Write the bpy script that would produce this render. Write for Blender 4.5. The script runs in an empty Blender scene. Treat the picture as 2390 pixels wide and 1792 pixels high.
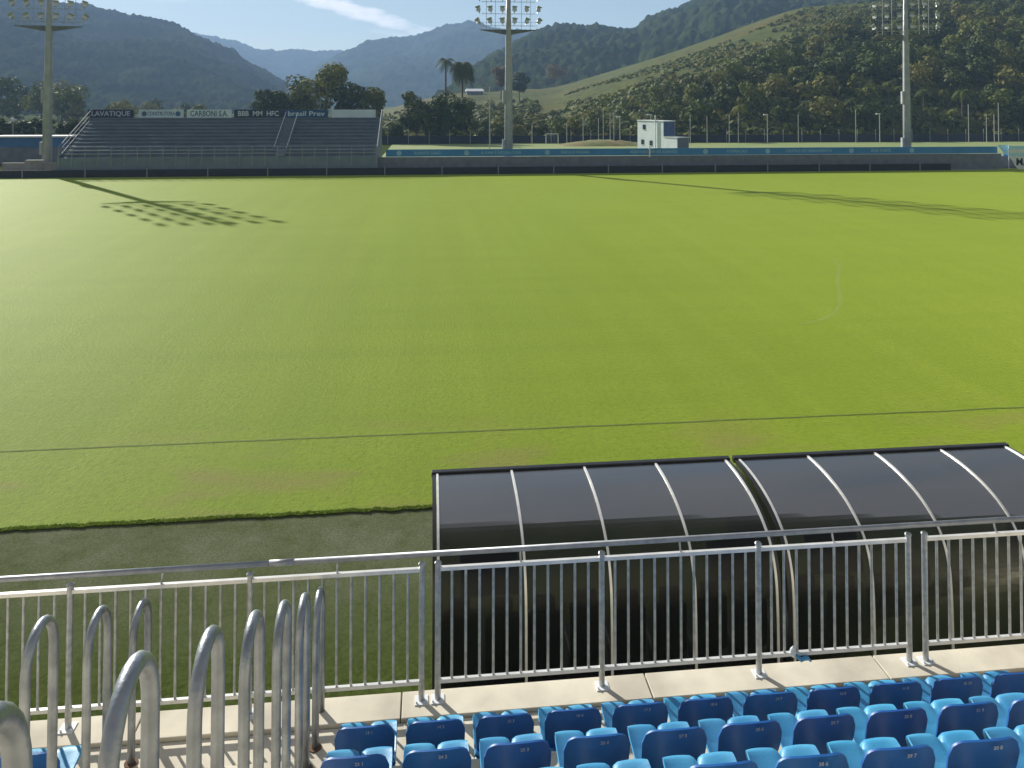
import bpy, bmesh, math, random
from mathutils import Vector, Matrix, noise
PI = math.pi
random.seed(7)
S = bpy.context.scene
COL = S.collection

# ------------------------------------------------------------------ camera
EYE = 8.2
YAW, PITCH, ROLL = .1056, .0261, .0013
cam_d = bpy.data.cameras.new('camera')
cam = bpy.data.objects.new('camera', cam_d); COL.objects.link(cam)
cam_d.sensor_width = 36.0; cam_d.lens = 1820/2390*36
cam_d.shift_y = -(896-189.5)/2390
cam_d.clip_start = .05; cam_d.clip_end = 20000
cam.matrix_world = Matrix.Translation((0,0,EYE)) @ Matrix.Rotation(-YAW,4,'Z') @ Matrix.Rotation(PI/2+PITCH,4,'X') @ Matrix.Rotation(ROLL,4,'Z')
S.camera = cam

# ------------------------------------------------------------------ light
SUN_EL, SUN_AZ = math.radians(26.4), math.radians(-37)     # azimuth from +Y towards +X
sd = Vector((math.sin(SUN_AZ)*math.cos(SUN_EL), math.cos(SUN_AZ)*math.cos(SUN_EL), math.sin(SUN_EL)))
sun_d = bpy.data.lights.new('sun', 'SUN'); sun_d.energy = 5.0; sun_d.angle = math.radians(.6); sun_d.color = (1,.95,.86)
sun = bpy.data.objects.new('sun', sun_d); COL.objects.link(sun)
sun.rotation_euler = (-sd).to_track_quat('-Z','Y').to_euler()
W = bpy.data.worlds.new('World'); S.world = W; W.use_nodes = True
nt = W.node_tree; N = nt.nodes; L = nt.links; N.clear()
def nd(t, tree=None, **k):
    n = (tree or N).new(t)
    for a, b in k.items(): setattr(n, a, b)
    return n
wo = nd('ShaderNodeOutputWorld'); bg = nd('ShaderNodeBackground'); bg.inputs[1].default_value = .05
sky = nd('ShaderNodeTexSky', sky_type='NISHITA', sun_disc=False, sun_elevation=SUN_EL, sun_rotation=SUN_AZ, altitude=20, air_density=1.0, dust_density=.15, ozone_density=.35)
tc = nd('ShaderNodeTexCoord'); sep = nd('ShaderNodeSeparateXYZ'); L.new(tc.outputs['Generated'], sep.inputs[0])
def wm(op, a, b=None, c=None):
    n = nd('ShaderNodeMath', operation=op)
    for i, v in enumerate((a,b,c)):
        if v is None: continue
        if isinstance(v,(int,float)): n.inputs[i].default_value = v
        else: L.new(v, n.inputs[i])
    return n.outputs[0]
yy = wm('MAXIMUM', sep.outputs[1], .02)
ca = wm('DIVIDE', sep.outputs[0], yy); ce = wm('DIVIDE', sep.outputs[2], yy)
comb = nd('ShaderNodeCombineXYZ'); L.new(ca, comb.inputs[0]); L.new(wm('MULTIPLY', ce, 3.2), comb.inputs[1])
nz = nd('ShaderNodeTexNoise'); nz.inputs['Scale'].default_value = 26; nz.inputs['Detail'].default_value = 7; nz.inputs['Roughness'].default_value = .6
L.new(comb.outputs[0], nz.inputs['Vector'])
nz2 = nd('ShaderNodeTexNoise'); nz2.inputs['Scale'].default_value = 5; nz2.inputs['Detail'].default_value = 5
L.new(comb.outputs[0], nz2.inputs['Vector'])
comb3 = nd('ShaderNodeCombineXYZ'); L.new(ca, comb3.inputs[0]); L.new(ce, comb3.inputs[1])
nz3 = nd('ShaderNodeTexNoise'); nz3.inputs['Scale'].default_value = 3.2; nz3.inputs['Detail'].default_value = 6; L.new(comb3.outputs[0], nz3.inputs['Vector'])
def streak(a0, e0, a1, e1, wid, gain):
    # soft cloud bank lying along a line of the sky
    dx, dy = a1-a0, e1-e0; ln = math.hypot(dx,dy); ux, uy = dx/ln, dy/ln
    px = wm('SUBTRACT', ca, (a0+a1)/2); py = wm('SUBTRACT', ce, (e0+e1)/2)
    s = wm('ADD', wm('MULTIPLY', px, ux), wm('MULTIPLY', py, uy))
    t = wm('ADD', wm('MULTIPLY', px, -uy), wm('MULTIPLY', py, ux))
    s2 = wm('POWER', wm('ABSOLUTE', wm('DIVIDE', s, ln*.56)), 2.6); t2 = wm('POWER', wm('DIVIDE', t, wid), 2)
    m = wm('SUBTRACT', 1.0, wm('ADD', s2, t2))
    m = wm('ADD', m, wm('MULTIPLY', wm('SUBTRACT', nz.outputs[0], .48), 3.0))
    n = nd('ShaderNodeClamp'); L.new(wm('MULTIPLY', m, gain), n.inputs[0]); return n.outputs[0]
c1 = streak(-.205, .1455, -.002, .0885, .0110, 1.0)
c2 = streak(-.47, .120, -.335, .082, .010, 1.2)
c3 = streak(-.075, .089, -.02, .083, .004, .35)
c4 = streak(-.40, .135, -.30, .128, .007, .28)
nf = nd('ShaderNodeClamp'); L.new(wm('MULTIPLY', wm('SUBTRACT', nz2.outputs[0], .56), 1.1), nf.inputs[0])
cl = wm('MAXIMUM', wm('MAXIMUM', c1, c2), wm('MAXIMUM', c3, c4))
hi = nd('ShaderNodeMapRange'); L.new(ce, hi.inputs[0]); hi.inputs[1].default_value=.20; hi.inputs[2].default_value=.34
nf2 = nd('ShaderNodeClamp'); L.new(wm('MULTIPLY', wm('SUBTRACT', nz3.outputs[0], .27), 3.0), nf2.inputs[0])
hic = wm('MULTIPLY', hi.outputs[0], nf2.outputs[0]); cl = wm('MAXIMUM', cl, wm('MULTIPLY', nf.outputs[0], .5))
gt = wm('GREATER_THAN', sep.outputs[2], 0.0); cl = wm('MULTIPLY', cl, gt)
mixc = nd('ShaderNodeMixRGB'); L.new(cl, mixc.inputs[0]); L.new(sky.outputs[0], mixc.inputs[1]); mixc.inputs[2].default_value = (15,14.6,14.2,1)
mixh = nd('ShaderNodeMixRGB'); L.new(hic, mixh.inputs[0]); L.new(mixc.outputs[0], mixh.inputs[1]); mixh.inputs[2].default_value = (4.2,4.0,3.9,1); L.new(mixh.outputs[0], bg.inputs[0]); L.new(bg.outputs[0], wo.inputs[0])
S.view_settings.view_transform = 'Standard'; S.view_settings.look = 'None'; S.view_settings.exposure = .76; S.view_settings.gamma = 1
S.cycles.volume_bounces = 1; S.cycles.max_bounces = 7; S.cycles.transparent_max_bounces = 14

# ------------------------------------------------------------------ helpers
def tag(o, label=None, cat=None, group=None, kind=None):
    if label: o['label'] = label
    if cat: o['category'] = cat
    if group: o['group'] = group
    if kind: o['kind'] = kind
    return o
def empty(name, loc=(0,0,0), rz=0, label=None, cat=None, group=None):
    o = bpy.data.objects.new(name, None); COL.objects.link(o); o.location = loc; o.rotation_euler = (0,0,rz)
    o.empty_display_size = .2
    return tag(o, label, cat, group)
class MB:
    def __init__(s): s.v=[]; s.f=[]; s.m=[]
    def add(s, vs, fs, mi=0):
        b=len(s.v); s.v += [tuple(v) for v in vs]; s.f += [tuple(i+b for i in f) for f in fs]; s.m += [mi]*len(fs); return s
    def box(s, x0,x1,y0,y1,z0,z1, mi=0, M=None):
        vs=[Vector((x,y,z)) for z in (z0,z1) for y in (y0,y1) for x in (x0,x1)]
        if M: vs=[M@v for v in vs]
        return s.add(vs, [(0,2,3,1),(4,5,7,6),(0,1,5,4),(2,6,7,3),(0,4,6,2),(1,3,7,5)], mi)
    def quad(s, a,b,c,d, mi=0): return s.add([a,b,c,d],[(0,1,2,3)],mi)
    def tube(s, pts, r, n=10, mi=0, cap=True):
        pts=[Vector(p) for p in pts]; rs = r if isinstance(r,(list,tuple)) else [r]*len(pts)
        rings=[]; up=None
        for i,p in enumerate(pts):
            d = (pts[min(i+1,len(pts)-1)]-pts[max(i-1,0)]).normalized()
            if up is None:
                up = Vector((0,0,1)) if abs(d.z)<.9 else Vector((1,0,0))
            a = d.cross(up).normalized(); b = a.cross(d).normalized(); up = b
            rings.append([p+(a*math.cos(2*PI*k/n)+b*math.sin(2*PI*k/n))*rs[i] for k in range(n)])
        vs=[v for R in rings for v in R]; fs=[]
        for i in range(len(pts)-1):
            for k in range(n):
                fs.append((i*n+k, i*n+(k+1)%n, (i+1)*n+(k+1)%n, (i+1)*n+k))
        if cap: fs += [tuple(range(n-1,-1,-1)), tuple((len(pts)-1)*n+k for k in range(n))]
        return s.add(vs,fs,mi)
    def mesh(s, name, mats, smooth=False):
        me=bpy.data.meshes.new(name); me.from_pydata(s.v,[],s.f); 
        for m in (mats if isinstance(mats,(list,tuple)) else [mats]): me.materials.append(m)
        if any(s.m): me.polygons.foreach_set('material_index', s.m)
        if smooth: me.polygons.foreach_set('use_smooth',[True]*len(me.polygons))
        me.update(); return me
    def build(s, name, mats, parent=None, smooth=False, bevel=0, loc=None):
        o=bpy.data.objects.new(name, s.mesh(name,mats,smooth)); COL.objects.link(o)
        if parent: o.parent=parent
        if loc: o.location=loc
        if bevel:
            b=o.modifiers.new('bevel','BEVEL'); b.width=bevel; b.segments=2; b.limit_method='ANGLE'; b.angle_limit=math.radians(50)
        return o
def copy_tree(o, parent=None):
    c=o.copy(); COL.objects.link(c)
    if parent: c.parent=parent
    for ch in [k for k in o.children]: copy_tree(ch,c)
    return c

def M(name, c1, c2=None, scale=5, rough=.7, metal=0, bump=0, bscale=30, spec=.5, detail=4, sheen=0, sheen_tint=(1,1,1), stretch=(1,1,1), trans=0, alpha=1, coat=0, lo=.35, hi=.65, rnd=0, local=False):
    m=bpy.data.materials.new(name); m.use_nodes=True; t=m.node_tree; n=t.nodes; l=t.links
    p=n['Principled BSDF']; out=n['Material Output']
    p.inputs['Roughness'].default_value=rough; p.inputs['Metallic'].default_value=metal; p.inputs['Specular IOR Level'].default_value=spec
    p.inputs['Base Color'].default_value=(*c1,1)
    if alpha<1: p.inputs['Alpha'].default_value=alpha
    if coat: p.inputs['Coat Weight'].default_value=coat; p.inputs['Coat Roughness'].default_value=.08
    if sheen: p.inputs['Sheen Weight'].default_value=sheen; p.inputs['Sheen Roughness'].default_value=.45; p.inputs['Sheen Tint'].default_value=(*sheen_tint,1)
    if local: vec=n.new('ShaderNodeTexCoord').outputs['Object']
    else: vec=n.new('ShaderNodeNewGeometry').outputs['Position']
    mp=n.new('ShaderNodeMapping'); mp.inputs['Scale'].default_value=stretch; l.new(vec,mp.inputs[0]); vec=mp.outputs[0]
    col=None
    if c2:
        z=n.new('ShaderNodeTexNoise'); z.inputs['Scale'].default_value=scale; z.inputs['Detail'].default_value=detail; l.new(vec,z.inputs['Vector'])
        r=n.new('ShaderNodeMapRange'); r.inputs[1].default_value=lo; r.inputs[2].default_value=hi; l.new(z.outputs[0],r.inputs[0])
        x=n.new('ShaderNodeMixRGB'); x.inputs[1].default_value=(*c1,1); x.inputs[2].default_value=(*c2,1); l.new(r.outputs[0],x.inputs[0]); col=x.outputs[0]
        if rnd:
            oi=n.new('ShaderNodeObjectInfo'); h=n.new('ShaderNodeHueSaturation'); mr=n.new('ShaderNodeMapRange'); mr.inputs[3].default_value=1-rnd; mr.inputs[4].default_value=1+rnd
            l.new(oi.outputs['Random'],mr.inputs[0]); l.new(mr.outputs[0],h.inputs['Value'])
            m2=n.new('ShaderNodeMath'); m2.operation='MULTIPLY_ADD'; l.new(oi.outputs['Random'],m2.inputs[0]); m2.inputs[1].default_value=-.14*rnd; m2.inputs[2].default_value=.5+.057*rnd; l.new(m2.outputs[0],h.inputs['Hue'])
            l.new(col,h.inputs['Color']); col=h.outputs[0]
        l.new(col,p.inputs['Base Color'])
    if bump:
        z=n.new('ShaderNodeTexNoise'); z.inputs['Scale'].default_value=bscale; z.inputs['Detail'].default_value=5; l.new(vec,z.inputs['Vector'])
        b=n.new('ShaderNodeBump'); b.inputs['Strength'].default_value=bump; b.inputs['Distance'].default_value=.02; l.new(z.outputs[0],b.inputs['Height']); l.new(b.outputs[0],p.inputs['Normal'])
    if trans:
        tr=n.new('ShaderNodeBsdfTranslucent'); mx=n.new('ShaderNodeMixShader'); mx.inputs[0].default_value=trans
        if col: l.new(col,tr.inputs[0])
        else: tr.inputs[0].default_value=(*c1,1)
        l.new(p.outputs[0],mx.inputs[1]); l.new(tr.outputs[0],mx.inputs[2]); l.new(mx.outputs[0],out.inputs[0])
    return m

_tc={}
def text_mesh(txt, size, mat, depth=.0, align='CENTER', spacing=1.0):
    k=(txt,size,mat.name,align)
    if k in _tc: return _tc[k]
    cu=bpy.data.curves.new('t','FONT'); cu.body=txt; cu.size=size; cu.align_x=align; cu.align_y='CENTER'; cu.extrude=depth; cu.space_character=spacing; cu.resolution_u=3; cu.offset=size*.02
    o=bpy.data.objects.new('t',cu); COL.objects.link(o)
    dg=bpy.context.evaluated_depsgraph_get(); me=bpy.data.meshes.new_from_object(o.evaluated_get(dg)); me.name='lettering'
    bpy.data.objects.remove(o); bpy.data.curves.remove(cu); me.materials.clear(); me.materials.append(mat); _tc[k]=me; return me
def text(name, txt, size, mat, parent, loc, rot=(PI/2,0,0), depth=.002):
    o=bpy.data.objects.new(name, text_mesh(txt,size,mat,depth)); COL.objects.link(o); o.parent=parent; o.location=loc; o.rotation_euler=rot; return o

# ------------------------------------------------------------------ materials
conc = M('concrete',(.68,.63,.51),(.47,.43,.35),scale=1.8,rough=.9,bump=.12,bscale=90,detail=10)
conc_dark = M('concrete_grey',(.19,.21,.25),(.14,.155,.19),scale=1.2,rough=.9,detail=8)
galv = M('galvanised_steel',(.50,.52,.52),(.33,.35,.36),scale=18,rough=.42,metal=.7,bump=.06,bscale=60,detail=6)
galv2 = M('weathered_galvanised_tube',(.38,.41,.44),(.20,.22,.25),scale=7,rough=.42,metal=.8,bump=.15,bscale=45,detail=8,lo=.3,hi=.7)
alu = M('white_aluminium',(.80,.80,.78),(.68,.68,.66),scale=9,rough=.35,metal=.3)
blackf = M('black_frame',(.012,.012,.014),(.02,.02,.022),scale=4,rough=.35)
darkplastic = M('black_vinyl',(.006,.006,.008),(.012,.012,.014),scale=4,rough=.6)
seatd = M('seat_plastic_shade_tone',(.004,.080,.32),(.010,.105,.37),scale=6,rough=.45,spec=.5,bump=.08,bscale=70,rnd=.06)  # same plastic as the pans, with the backrests' shade put into the colour
seatb = M('seat_plastic_sunlit_tone',(.035,.26,.49),(.060,.31,.53),scale=5,rough=.5,spec=.6,bump=.08,bscale=70,rnd=.06)  # seat plastic again, with the pans' sunlit brightness put into the colour
white = M('white_paint',(.75,.77,.78),(.62,.65,.67),scale=3,rough=.5)
numw = M('seat_number_print',(.30,.32,.38),rough=.6)
def turf_mat():
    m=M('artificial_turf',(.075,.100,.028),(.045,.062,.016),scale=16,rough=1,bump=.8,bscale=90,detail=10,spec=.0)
    t=m.node_tree; n=t.nodes; l=t.links; p=n['Principled BSDF']; src=p.inputs['Base Color'].links[0].from_socket
    g=n.new('ShaderNodeNewGeometry'); sp=n.new('ShaderNodeSeparateXYZ'); l.new(g.outputs['Position'],sp.inputs[0])
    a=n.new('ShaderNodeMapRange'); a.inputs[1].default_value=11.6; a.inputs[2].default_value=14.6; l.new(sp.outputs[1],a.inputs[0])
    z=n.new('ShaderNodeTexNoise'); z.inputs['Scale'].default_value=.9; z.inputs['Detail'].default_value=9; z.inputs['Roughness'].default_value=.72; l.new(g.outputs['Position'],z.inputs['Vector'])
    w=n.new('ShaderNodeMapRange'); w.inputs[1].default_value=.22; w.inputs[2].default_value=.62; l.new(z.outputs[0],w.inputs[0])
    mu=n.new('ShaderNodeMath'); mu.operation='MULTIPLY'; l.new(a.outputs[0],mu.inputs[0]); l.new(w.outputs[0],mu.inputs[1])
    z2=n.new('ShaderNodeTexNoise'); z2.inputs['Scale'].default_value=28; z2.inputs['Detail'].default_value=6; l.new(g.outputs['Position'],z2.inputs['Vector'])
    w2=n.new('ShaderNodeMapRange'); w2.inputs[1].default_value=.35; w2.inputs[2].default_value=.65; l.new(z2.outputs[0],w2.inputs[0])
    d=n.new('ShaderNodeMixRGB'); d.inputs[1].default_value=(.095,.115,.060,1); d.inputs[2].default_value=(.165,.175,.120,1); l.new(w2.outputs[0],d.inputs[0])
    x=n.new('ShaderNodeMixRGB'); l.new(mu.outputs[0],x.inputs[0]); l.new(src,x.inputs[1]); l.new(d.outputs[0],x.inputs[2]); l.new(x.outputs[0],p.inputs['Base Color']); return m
turf = turf_mat()
rust = M('rusty_base',(.10,.05,.03),(.16,.09,.05),scale=20,rough=.9)

def smoky():
    m=bpy.data.materials.new('smoked_polycarbonate'); m.use_nodes=True; t=m.node_tree; n=t.nodes; l=t.links; n.clear()
    out=n.new('ShaderNodeOutputMaterial'); tr=n.new('ShaderNodeBsdfTransparent'); tr.inputs[0].default_value=(.46,.48,.45,1)
    df=n.new('ShaderNodeBsdfDiffuse'); df.inputs[0].default_value=(.012,.012,.013,1)
    gl=n.new('ShaderNodeBsdfGlossy'); gl.inputs['Roughness'].default_value=.25; gl.inputs[0].default_value=(.36,.355,.345,1)
    geo=n.new('ShaderNodeNewGeometry'); z=n.new('ShaderNodeTexNoise'); z.inputs['Scale'].default_value=1.6; z.inputs['Detail'].default_value=3; l.new(geo.outputs['Position'],z.inputs['Vector'])
    b=n.new('ShaderNodeBump'); b.inputs['Strength'].default_value=.5; b.inputs['Distance'].default_value=.03; l.new(z.outputs[0],b.inputs['Height']); l.new(b.outputs[0],gl.inputs['Normal'])
    fr=n.new('ShaderNodeFresnel'); fr.inputs[0].default_value=1.5
    m1=n.new('ShaderNodeMixShader'); m1.inputs[0].default_value=.30; l.new(tr.outputs[0],m1.inputs[1]); l.new(df.outputs[0],m1.inputs[2])
    m2=n.new('ShaderNodeMixShader'); l.new(fr.outputs[0],m2.inputs[0]); l.new(m1.outputs[0],m2.inputs[1]); l.new(gl.outputs[0],m2.inputs[2]); l.new(m2.outputs[0],out.inputs[0]); return m
smoke = smoky()

def pitch_mat():
    m=bpy.data.materials.new('pitch_grass'); m.use_nodes=True; t=m.node_tree; n=t.nodes; l=t.links
    p=n['Principled BSDF']; p.inputs['Roughness'].default_value=.68; p.inputs['Specular IOR Level'].default_value=.10
    p.inputs['Sheen Weight'].default_value=.42; p.inputs['Sheen Roughness'].default_value=.28; p.inputs['Sheen Tint'].default_value=(.88,1,.18,1)
    p.inputs['Specular Tint'].default_value=(.85,1,.45,1)
    g=n.new('ShaderNodeNewGeometry')
    def no(sc, det, st=(1,1,1), ro=.5):
        mp=n.new('ShaderNodeMapping'); mp.inputs['Scale'].default_value=st; l.new(g.outputs['Position'],mp.inputs[0])
        z=n.new('ShaderNodeTexNoise'); z.inputs['Scale'].default_value=sc; z.inputs['Detail'].default_value=det; z.inputs['Roughness'].default_value=ro; l.new(mp.outputs[0],z.inputs['Vector']); return z.outputs[0]
    def mx(f,a,b,lo=.3,hi=.7,top=1):
        r=n.new('ShaderNodeMapRange'); r.inputs[1].default_value=lo; r.inputs[2].default_value=hi; r.inputs[4].default_value=top; l.new(f,r.inputs[0])
        x=n.new('ShaderNodeMixRGB'); l.new(r.outputs[0],x.inputs[0])
        for i,c in ((1,a),(2,b)):
            if isinstance(c,tuple): x.inputs[i].default_value=(*c,1)
            else: l.new(c,x.inputs[i])
        return x.outputs[0]
    base=mx(no(.07,4),(.142,.218,.009),(.172,.250,.013))
    base=mx(no(1.0,3,(.8,.03,1)),base,(.198,.275,.022),.42,.72,.55)       # mowing streaks
    base=mx(no(.5,5,(.12,1.2,1)),base,(.118,.190,.008),.45,.75,.45)        # soft cross bands
    base=mx(no(7,8,(1,.7,1),.7),base,(.090,.145,.006),.46,.70,.65)         # tufts
    sp=n.new('ShaderNodeSeparateXYZ'); l.new(g.outputs['Position'],sp.inputs[0])
    # worn, browner strip near the edge of the pitch (Y 16..20)
    a=n.new('ShaderNodeMapRange'); a.inputs[1].default_value=21; a.inputs[2].default_value=18.4; l.new(sp.outputs[1],a.inputs[0])
    w=n.new('ShaderNodeMapRange'); w.inputs[1].default_value=.50; w.inputs[2].default_value=.66; l.new(no(.55,6,(.6,1.4,1)),w.inputs[0])
    mu=n.new('ShaderNodeMath'); mu.operation='MULTIPLY'; l.new(a.outputs[0],mu.inputs[0]); l.new(w.outputs[0],mu.inputs[1])
    m3=n.new('ShaderNodeMath'); m3.operation='MULTIPLY'; l.new(mu.outputs[0],m3.inputs[0]); m3.inputs[1].default_value=.55
    x=n.new('ShaderNodeMixRGB'); l.new(m3.outputs[0],x.inputs[0]); l.new(base,x.inputs[1]); x.inputs[2].default_value=(.20,.16,.06,1)
    l.new(x.outputs[0],p.inputs['Base Color'])
    b=n.new('ShaderNodeBump'); b.inputs['Strength'].default_value=.9; b.inputs['Distance'].default_value=.05
    l.new(no(9,9,(1,1,1),.75),b.inputs['Height']); l.new(b.outputs[0],p.inputs['Normal'])
    return m
pitchm=pitch_mat()

# ------------------------------------------------------------------ ground, pitch
g=MB(); R=6000
g.quad((-R,-300,-.10),(R,-300,-.10),(R,R,-.10),(-R,R,-.10))
tag(g.build('ground',M('valley_ground',(.045,.065,.018),(.075,.080,.03),scale=.02,spec=0,rough=1,detail=8)),kind='structure')
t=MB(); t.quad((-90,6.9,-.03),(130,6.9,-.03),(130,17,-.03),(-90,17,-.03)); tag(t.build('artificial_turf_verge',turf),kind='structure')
# pitch slab, near edge ragged
p=MB(); xs=[-90+.12*i for i in range(int(220/.12)+1)]
def edge(x): return 16.08+.035*noise.noise((x*.9,0,0))+.05*noise.noise((x*3.5,3,0))+.03*noise.noise((x*9,5,0))
vs=[];fs=[]
ysp=[None,16.9,19.6,28,45,65,90]
xs2=[x for x in xs if -14<x<24]; 
vs=[(x,edge(x)+.02,-.05) for x in xs2]+[(x,edge(x),.0) for x in xs2]; n_=len(xs2)
fs=[(i,i+1,n_+i+1,n_+i) for i in range(n_-1)]
p.add(vs,fs)
vs=[(x,edge(x),.0) for x in xs2]+[(x,17.2,.0) for x in xs2]; fs=[(i,i+1,n_+i+1,n_+i) for i in range(n_-1)]; p.add(vs,fs)
p.quad((-90,16.08,0),(xs2[0],16.08,0),(xs2[0],17.2,0),(-90,17.2,0)); p.quad((xs2[-1],16.08,0),(130,16.08,0),(130,17.2,0),(xs2[-1],17.2,0))
p.quad((-90,17.2,0),(130,17.2,0),(130,89.9,0),(-90,89.9,0))
tag(p.build('pitch',pitchm),kind='structure')
# mowing crease: a low ridge of longer grass
cr=MB(); 
pts=[(-12+.15*i) for i in range(220)]
vs=[];fs=[]
for i,x in enumerate(pts):
    o=.03*noise.noise((x*.7,9,0)); h=.018+.018*abs(noise.noise((x*4,2,0)))
    h*=.5; vs += [(x,19.57+o,.003),(x,19.60+o,h),(x,19.66+o,.003)]
for i in range(len(pts)-1):
    a=i*3; fs += [(a,a+3,a+4,a+1),(a+1,a+4,a+5,a+2)]
cr.add(vs,fs)
tag(cr.build('mowing_edge',M('long_grass',(.075,.115,.006),(.10,.15,.008),scale=5,rough=.95)),kind='structure')
# old penalty-arc mark
arc=MB(); pl=[(21.1,38.9),(20.1,36.6),(18.9,34.7),(17.7,32.3),(16.7,30.4),(15.7,29.1),(14.9,28.3),(13.7,27.8)]
for (x0,y0),(x1,y1) in zip(pl,pl[1:]):
    d=Vector((x1-x0,y1-y0,0)).normalized(); q=Vector((-d.y,d.x,0))*.09
    arc.quad(Vector((x0,y0,.004))-q,Vector((x1,y1,.004))-q,Vector((x1,y1,.004))+q,Vector((x0,y0,.004))+q)
tag(arc.build('faded_pitch_line',M('faded_line',(.50,.58,.34),rough=.8,alpha=.075)),kind='structure')
# grass tufts overhanging the near edge
leafm=M('edge_grass',(.14,.22,.02),(.20,.29,.03),scale=6,rough=.8,trans=.3)
tf=MB(); rr=random.Random(3)
for i in range(9000):
    x=rr.uniform(-10,2); y=edge(x)+rr.uniform(-.03,.10); h=rr.uniform(.008,.03); a=rr.uniform(0,PI); w=.012
    dx,dy=math.cos(a)*w,math.sin(a)*w; lx=rr.uniform(-.03,.03); ly=rr.uniform(-.05,.01)
    tf.add([(x-dx,y-dy,0),(x+dx,y+dy,0),(x+lx,y+ly,h)],[(0,1,2)])
tag(tf.build('grass',leafm),'longer grass blades fringing the cut edge of the pitch','grass',kind='stuff')

# ------------------------------------------------------------------ near stand
F1=3.2                                     # floor of the first row
T,RI=.812,.456; YB=5.671                    # tread, rise, seat-back line of row one
st=empty('concrete_stand',(0,0,0),0,'pale concrete terrace in the foreground carrying the blue seats','grandstand')
lg=MB(); joints=[-9.5,-6.6,-3.75,-2.3,-.21,1.89,4.0,6.2,8.4,12]
for a,b in zip(joints,joints[1:]): lg.box(a+.006,b-.006,6.512,6.80,F1-.5,F1)
lg.build('ledge',conc,st,bevel=.006)
fl=MB(); fl.box(-9.5,12,5.2,6.50,F1-.3,F1-.03); fl.build('floor',conc,st)
tr=MB()
AX0,AX1=-2.42,-.62
for k in range(1,8):
    y1=6.5-.95-(k-1)*T; z=F1-.03+RI*k
    for a,b in ((-9.5,AX0),(AX1,12)): tr.box(a,b,y1-T-.02,y1,z-RI-.2,z)
tr.build('tier',conc,st,bevel=.008)
sp=MB()
for k in range(1,15):
    y1=5.95-(k-1)*T/2; z=F1-.03+RI*k/2
    sp.box(AX0+.003,AX1-.003,y1-T/2-.02,y1,z-RI/2-.2,z)
sp.build('aisle_steps',conc,st,bevel=.008)
fw=MB(); fw.box(-9.5,12,6.6,6.78,-.1,F1-.5); fw.build('front_wall',conc,st)

# ------------------------------------------------------------------ blue seats
def seat_fn(u,v):
    # v 0..1 : pan front lip -> back of pan ; 1..2 : up the backrest ; u -1..1
    if v<=1:
        prof=[(0,.425,.235),(.06,.437,.262),(.12,.428,.288),(.2,.40,.296),(.45,.26,.268),(.7,.13,.252),(.88,.055,.262),(1,.02,.30)]
        for (a,y0,z0),(b,y1,z1) in zip(prof,prof[1:]):
            if v<=b: k=(v-a)/(b-a); k=k*k*(3-2*k) if v>.2 else k; y=y0+(y1-y0)*k; z=z0+(z1-z0)*k; break
        w=.216 if v>.35 else .216-.03*((.35-v)/.35)**2
        x=u*w
        front=max(0,1-v/.45)
        z+=.030*abs(u)**4*(1-front*.4)+.012*front*(math.cos((abs(u)-.55)*3.2))-.034*math.exp(-(u/.085)**2)*front
        y-=.060*math.exp(-(u/.075)**2)*max(0,1-v/.3)+.035*abs(u)**5*front
    else:
        k=v-1; z=.30+.325*k; y=.02-.055*k+.065*abs(u)**2.6*(1-.3*k)
        y-=.012*math.sin(PI*k)
        w=.211-.014*(1-k)**2
        x=u*w
        # rounded upper corners
        r=.085; zt=.625-.018*abs(u)**2
        if k>.0:
            xx=max(0,abs(x)-(w-r)); lim=zt-r+math.sqrt(max(0,r*r-xx*xx))
            z=.30+(lim-.30)*k
    return (x,y,z)
def shell(v0,v1,nv,nu,th):
    vs=[];fs=[]; P=[[Vector(seat_fn(-1+2*i/nu, v0+(v1-v0)*j/nv)) for i in range(nu+1)] for j in range(nv+1)]
    def nrm(j,i):
        a=P[min(j+1,nv)][i]-P[max(j-1,0)][i]; b=P[j][min(i+1,nu)]-P[j][max(i-1,0)]; n=b.cross(a)
        return n.normalized() if n.length>1e-9 else Vector((0,0,1))
    top=[p for r in P for p in r]; bot=[P[j][i]-nrm(j,i)*th for j in range(nv+1) for i in range(nu+1)]
    vs=top+bot; o=len(top); W_=nu+1
    for j in range(nv):
        for i in range(nu):
            a=j*W_+i; fs.append((a,a+W_,a+W_+1,a+1)); fs.append((o+a,o+a+1,o+a+W_+1,o+a+W_))
    def rim(idx):
        for a,b in zip(idx,idx[1:]): fs.append((a,b,o+b,o+a))
    rim([i for i in range(W_)]); rim([nv*W_+i for i in range(nu,-1,-1)])
    rim([j*W_ for j in range(nv,-1,-1)]); rim([j*W_+nu for j in range(nv+1)])
    return MB().add(vs,fs)
mb_p=shell(0,1.0,22,20,.012); mb_b=shell(1.0,2.0,16,20,.014)
proto=empty('stadium_seat')
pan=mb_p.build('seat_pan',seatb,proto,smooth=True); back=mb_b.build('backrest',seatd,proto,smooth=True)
for o in (pan,back):
    m=o.modifiers.new('edge','EDGE_SPLIT'); m.split_angle=math.radians(55)
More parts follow.
